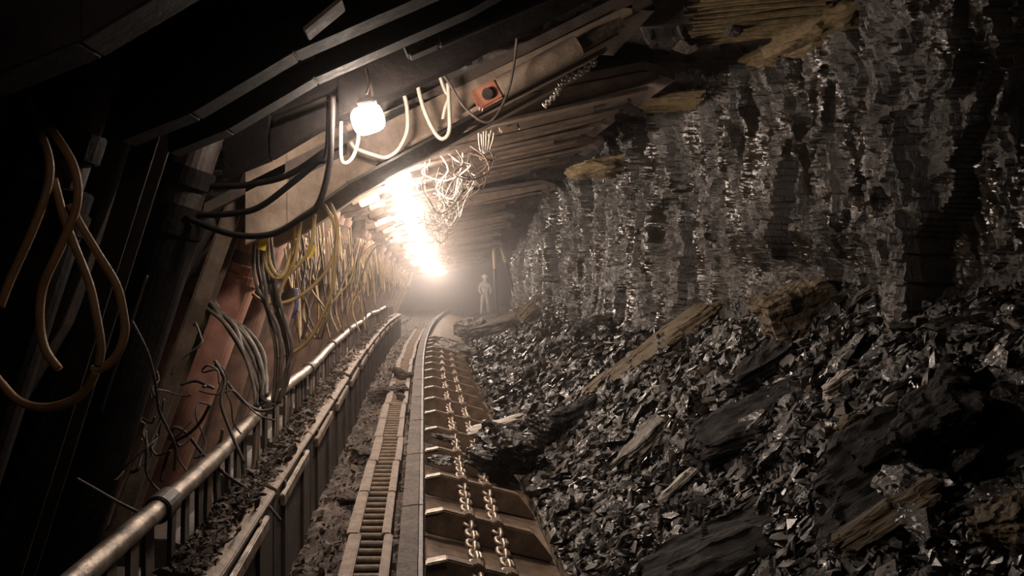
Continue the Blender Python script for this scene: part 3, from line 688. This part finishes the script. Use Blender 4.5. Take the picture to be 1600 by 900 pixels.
# clutter hung on the near supports: short hose ends
for i in range(22):
    px, py = R.uniform(225, 350), R.uniform(560, 690); a = P(px, py, 4.0+R.random()*.5); q = [a]; d = Vector((R.uniform(-.1, .1), R.uniform(-.1, .1), R.uniform(-.1, .05)))
    for _ in range(5):
        d = d*.6 + Vector((R.uniform(-.07, .07), R.uniform(-.06, .06), R.uniform(-.09, .05))); q.append(q[-1]+d)
    hose('thin_cable', q, R.choice([.005, .006, .009]), R.choice([M_grey, M_dark, M_grey]), 'thin cable tangled behind the lower rail pipe', 'tangled cables behind the lower rail pipe', 'cable')
for (px, py, s, lab) in ((411, 379, 5.2, 'small yellow tag on the leg beside the hose loops'), (485, 392, 5.75, 'small yellow tag above the straight hose bundle')):
    p = P(px, py, s); o = MB().box(p, (.055, .012, .10), (0, .3, .1)).build('marker_tag', M_tag, origin=p, bevel=.004); tag(o, lab, 'tag')
o = hose('blue_hose', [P(462, 450, 5.7), P(464, 475, 5.7), P(458, 497, 5.7)], .016, material('blue_hose_material', (.10, .11, .22), (.16, .17, .3), (.5, .7)), 'short dull blue hose among the yellow hoses')
# deeper hoses per support
rh = random.Random(21)
for k in range(1, 15):
    s = 5.5+1.5*k; far = k > 6
    for i in range(9 if not far else 5):
        y = s+rh.uniform(-.6, .6); x0 = rh.uniform(-1.25, -.95); z0 = rh.uniform(-.05, .45); wd = rh.uniform(.1, .35); dp = rh.uniform(.3, .8)
        pts = [(x0, y, z0), (x0+.03, y+wd*.15, z0-dp*.7), (x0+.04, y+wd*.5, z0-dp), (x0+.03, y+wd*.85, z0-dp*.7), (x0, y+wd, z0+.05)]
        hose('yellow_hose', [bend(*q) for q in pts], rh.uniform(.008, .012), rh.choice([M_yellow, M_yellow, M_grey]), 'dusty hose loop hanging between the far support legs', 'hose loops between the far legs', n=6, sm=4)
    for i in range(11 if not far else 5):
        y = s+rh.uniform(-.6, .6); x0 = rh.uniform(-.02, .42); z0 = .86+.22*x0; wd = rh.uniform(.08, .3); dp = rh.uniform(.12, .42)
        v = lambda: rh.uniform(-.07, .07)
        pts = [(x0, y, z0), (x0+v(), y+v(), z0-dp*.4), (x0+v(), y+v(), z0-dp*.8), (x0+wd*.5, y+.05+v(), z0-dp+v()*.5), (x0+wd+v(), y+.05+v(), z0-dp*.6+v()), (x0+wd+v(), y+v(), z0-dp*.2), (x0+wd*.6+v(), y+.02, z0+.03)]
        hose('pale_hose', [bend(*q) for q in pts], rh.uniform(.004, .008), rh.choice([M_grey, M_white, M_grey, M_steel]), 'pale hose loop dangling under the canopies right of the lamps', 'pale hose loops under the canopies', n=6, sm=4)
    for i in range(3):
        y = s-.3+.3*i; x0 = rh.uniform(-.75, -.45); p = bend(x0, y, .45+.1*rh.random())
        o = MB().beam(p, p+Vector((.16, .03, .07)), .06, .08).build('fitting', rh.choice([M_steel, M_worn]), origin=p, bevel=.008)
        tag(o, 'pale steel fitting jutting out above the far hose loops', 'fitting', 'steel fittings above the far hoses')
a, b = P(478, 54, 2.6), P(536, 6, 2.6)
o = MB().beam(a, b, .012, .12).build('bracket', M_tan_lit, origin=a, bevel=.003); tag(o, 'small tan steel bracket under the black canopy at the top', 'bracket')
# the bundle of wires hanging from the ram, and the hanging chain
for i in range(7):
    a = P(748+4*i, 206+R.uniform(-3, 5), 6.6); b = P(752+2.2*i, 243-2*i+R.uniform(-3, 3), 6.6)
    hose('wire_end', [a, (a+b)/2+Vector((.01*R.uniform(-1, 1), 0, 0)), b], .007, M_white, 'pale wire end in the small tuft under a canopy ram', 'tuft of pale wire ends', 'wire')
root = P(930, 98, 5.2); t = thing('roof_chain', 'short bright chain slung beneath the canopy tip', 'chain', root)
M_pale_steel = material('pale_steel_material', (.45, .42, .38), (.65, .6, .55), (.3, .5), metal=.3, scale=10, bump=.1)
lo = MB().tube([Vector((.014*math.sin(a), .026*math.cos(a), 0)) for a in [2*PI*i/12 for i in range(12)]], .009, 8, 1, True).build('link', M_pale_steel, shade=True); lme = lo.data; bpy.data.objects.remove(lo)
pa = smooth([P(932, 96, 5.2), P(905, 115, 5.2), P(880, 128, 5.2), P(868, 148, 5.2), P(850, 166, 5.2)], 6)
for i in range(len(pa)-1):
    o = new_obj('link', lme, None, t); o.location = (pa[i]+pa[i+1])/2-root
    d = (pa[i+1]-pa[i]).normalized(); q = d.to_track_quat('Y', 'Z'); o.rotation_euler = (q @ Euler((0, (i % 2)*PI/2, 0)).to_quaternion()).to_euler()
    o.scale = (1, (pa[i+1]-pa[i]).length/.045, 1)

# ------------------------------------------------------------------ mesh mats and clay on the roof at the right
def mat_panel(name, c, L, Wd, n, label):
    t = thing(name, label, 'roof mesh', c)
    dx = Vector((.93, -.30, .02)).normalized(); dy = Vector((.30, .93, -.02)).normalized(); up = Vector((0, 0, 1))
    for i in range(n):
        p = c+dy*(i-n/2)*Wd/n
        j = R.uniform(-.06, .06)
        MB().tube([p-dx*(L/2+j), p-dx*L*.2+up*.012*R.uniform(-1, 1), p+dx*L*.2+up*.012*R.uniform(-1, 1), p+dx*(L/2+j)], .016, 6, 3).build('bar', M_ochre, t, root=c)
    for q in (-.4, 0, .4):
        MB().tube([c+dx*L*q-dy*Wd*.5+up*.02, c+dx*L*q+dy*Wd*.5+up*.02], .012, 6, 1).build('cross_bar', M_ochre, t, root=c)
mat_panel('roof_mesh', Vector((2.28, 5.5, 1.66)), .85, 1.1, 13, 'larger ridged mat of clay-caked bars on the roof at the upper right')
mat_panel('roof_mesh', Vector((2.42, 7.9, 1.56)), .55, .8, 10, 'smaller ridged bar mat farther along the roof')
def clay(px, py, s, dims, label, seed, mat=M_ochre):
    o = new_obj('clay_patch', rock_mesh('clay_patch', seed, 1, 30, mat, 1, True)); o.location = P(px, py, s); o.scale = (dims[0]/1.4, dims[1]/1.4, dims[2]/1.2); o.rotation_euler = (0, -.05, .2)
    tag(o, label, 'clay')
clay(1280, 50, 5.75, (.5, .9, .22), 'large ochre clay patch on the roof beside the larger bar mat', 401)
clay(1215, 88, 6.6, (.42, .7, .16), 'ochre clay patch between the two bar mats', 402)
clay(945, 263, 11.5, (.85, 1.4, .2), 'far ochre clay patch where roof meets coal face', 403)
clay(1075, 72, 6.0, (.16, .2, .08), 'small pale clod stuck to the dark roof', 404, M_shale)
clay(1145, 50, 5.6, (.1, .12, .06), 'smaller clod stuck to the roof beside the larger mat', 405, M_shale)

# ------------------------------------------------------------------ timber props at the far coal face
for (a, b, lab) in (((771, 374), (773, 420), 'pale timber prop standing upright by the far wall'), ((779, 371), (790, 410), 'pale timber prop leaning right of the upright prop')):
    A, B = P(*a, 27), P(*b, 27); G = A+(B-A)*((-2.15-A.z)/(B.z-A.z))
    tp = thing('timber_prop', lab, 'timber prop', G)
    MB().cyl(B, A, .055, n=12).build('pale_top', M_wood, tp, root=G, bevel=.008)
    MB().cyl(G, B, .05, n=12).build('dark_shaft', M_dark, tp, root=G, bevel=.008)  # lower part, darker than the pale top

# ------------------------------------------------------------------ miner in the distance
def person():
    s = 37.0; foot = P(757, 491, s); root = foot
    body_pts = {'pel': (0, 0, .88), 'sp': (0, -.04, 1.12), 'ch': (0, -.10, 1.36), 'nk': (0, -.15, 1.52), 'hd': (0, -.18, 1.60), 'ht': (0, -.19, 1.74),
                'sl': (-.19, -.10, 1.40), 'el': (-.27, -.16, 1.13), 'wl': (-.20, -.36, .98), 'hl': (-.18, -.44, .96),
                'sr': (.19, -.10, 1.40), 'er': (.29, -.12, 1.12), 'wr': (.24, -.32, .96), 'hr': (.22, -.40, .94),
                'tl': (-.10, 0, .85), 'kl': (-.13, -.08, .47), 'al': (-.14, .02, .09), 'fl': (-.16, -.15, .04),
                'tr': (.10, 0, .85), 'kr': (.15, -.04, .47), 'ar': (.19, .12, .09), 'fr': (.21, -.05, .04)}
    rad = {'pel': .15, 'sp': .145, 'ch': .165, 'nk': .065, 'hd': .095, 'ht': .08, 'sl': .075, 'el': .055, 'wl': .04, 'hl': .04, 'sr': .075, 'er': .055, 'wr': .04, 'hr': .04,
           'tl': .10, 'kl': .075, 'al': .06, 'fl': .05, 'tr': .10, 'kr': .075, 'ar': .06, 'fr': .05}
    ed = [('pel', 'sp'), ('sp', 'ch'), ('ch', 'nk'), ('nk', 'hd'), ('hd', 'ht'), ('ch', 'sl'), ('sl', 'el'), ('el', 'wl'), ('wl', 'hl'), ('ch', 'sr'), ('sr', 'er'), ('er', 'wr'), ('wr', 'hr'),
          ('pel', 'tl'), ('tl', 'kl'), ('kl', 'al'), ('al', 'fl'), ('pel', 'tr'), ('tr', 'kr'), ('kr', 'ar'), ('ar', 'fr')]
    keys = list(body_pts)
    me = bpy.data.meshes.new('person'); me.from_pydata([body_pts[k] for k in keys], [(keys.index(a), keys.index(b)) for a, b in ed], [])
    o = new_obj('person', me, M_cloth, None, foot)
    sk = o.modifiers.new('skin', 'SKIN')
    for i, k in enumerate(keys):
        me.skin_vertices[0].data[i].radius = (rad[k], rad[k]*.9)
    me.skin_vertices[0].data[0].use_root = True
    sb = o.modifiers.new('sub', 'SUBSURF'); sb.levels = 2; sb.render_levels = 2
    tag(o, 'stooping person in a dark jacket with pale strips and a light helmet', 'person')
    mb = MB(); bmesh.ops.create_uvsphere(mb.bm, u_segments=20, v_segments=12, radius=.135)
    for v in list(mb.bm.verts):
        if v.co.z < -.02: v.co.z = -.02
    mb.cyl((0, -.02, -.02), (0, -.02, 0), .165, n=20)
    h = mb.build('helmet', M_helmet, o); h.location = (0, -.19, 1.72)
    mb = MB()
    mb.tube([Vector((.178*math.cos(2*PI*i/16), -.05+.16*math.sin(2*PI*i/16), 1.14)) for i in range(16)], .018, 6, 1, True)
    mb.tube([Vector((.19*math.cos(2*PI*i/16), -.08+.17*math.sin(2*PI*i/16), 1.30)) for i in range(16)], .018, 6, 1, True)
    mb.build('reflective_strip', M_strip, o)
person()
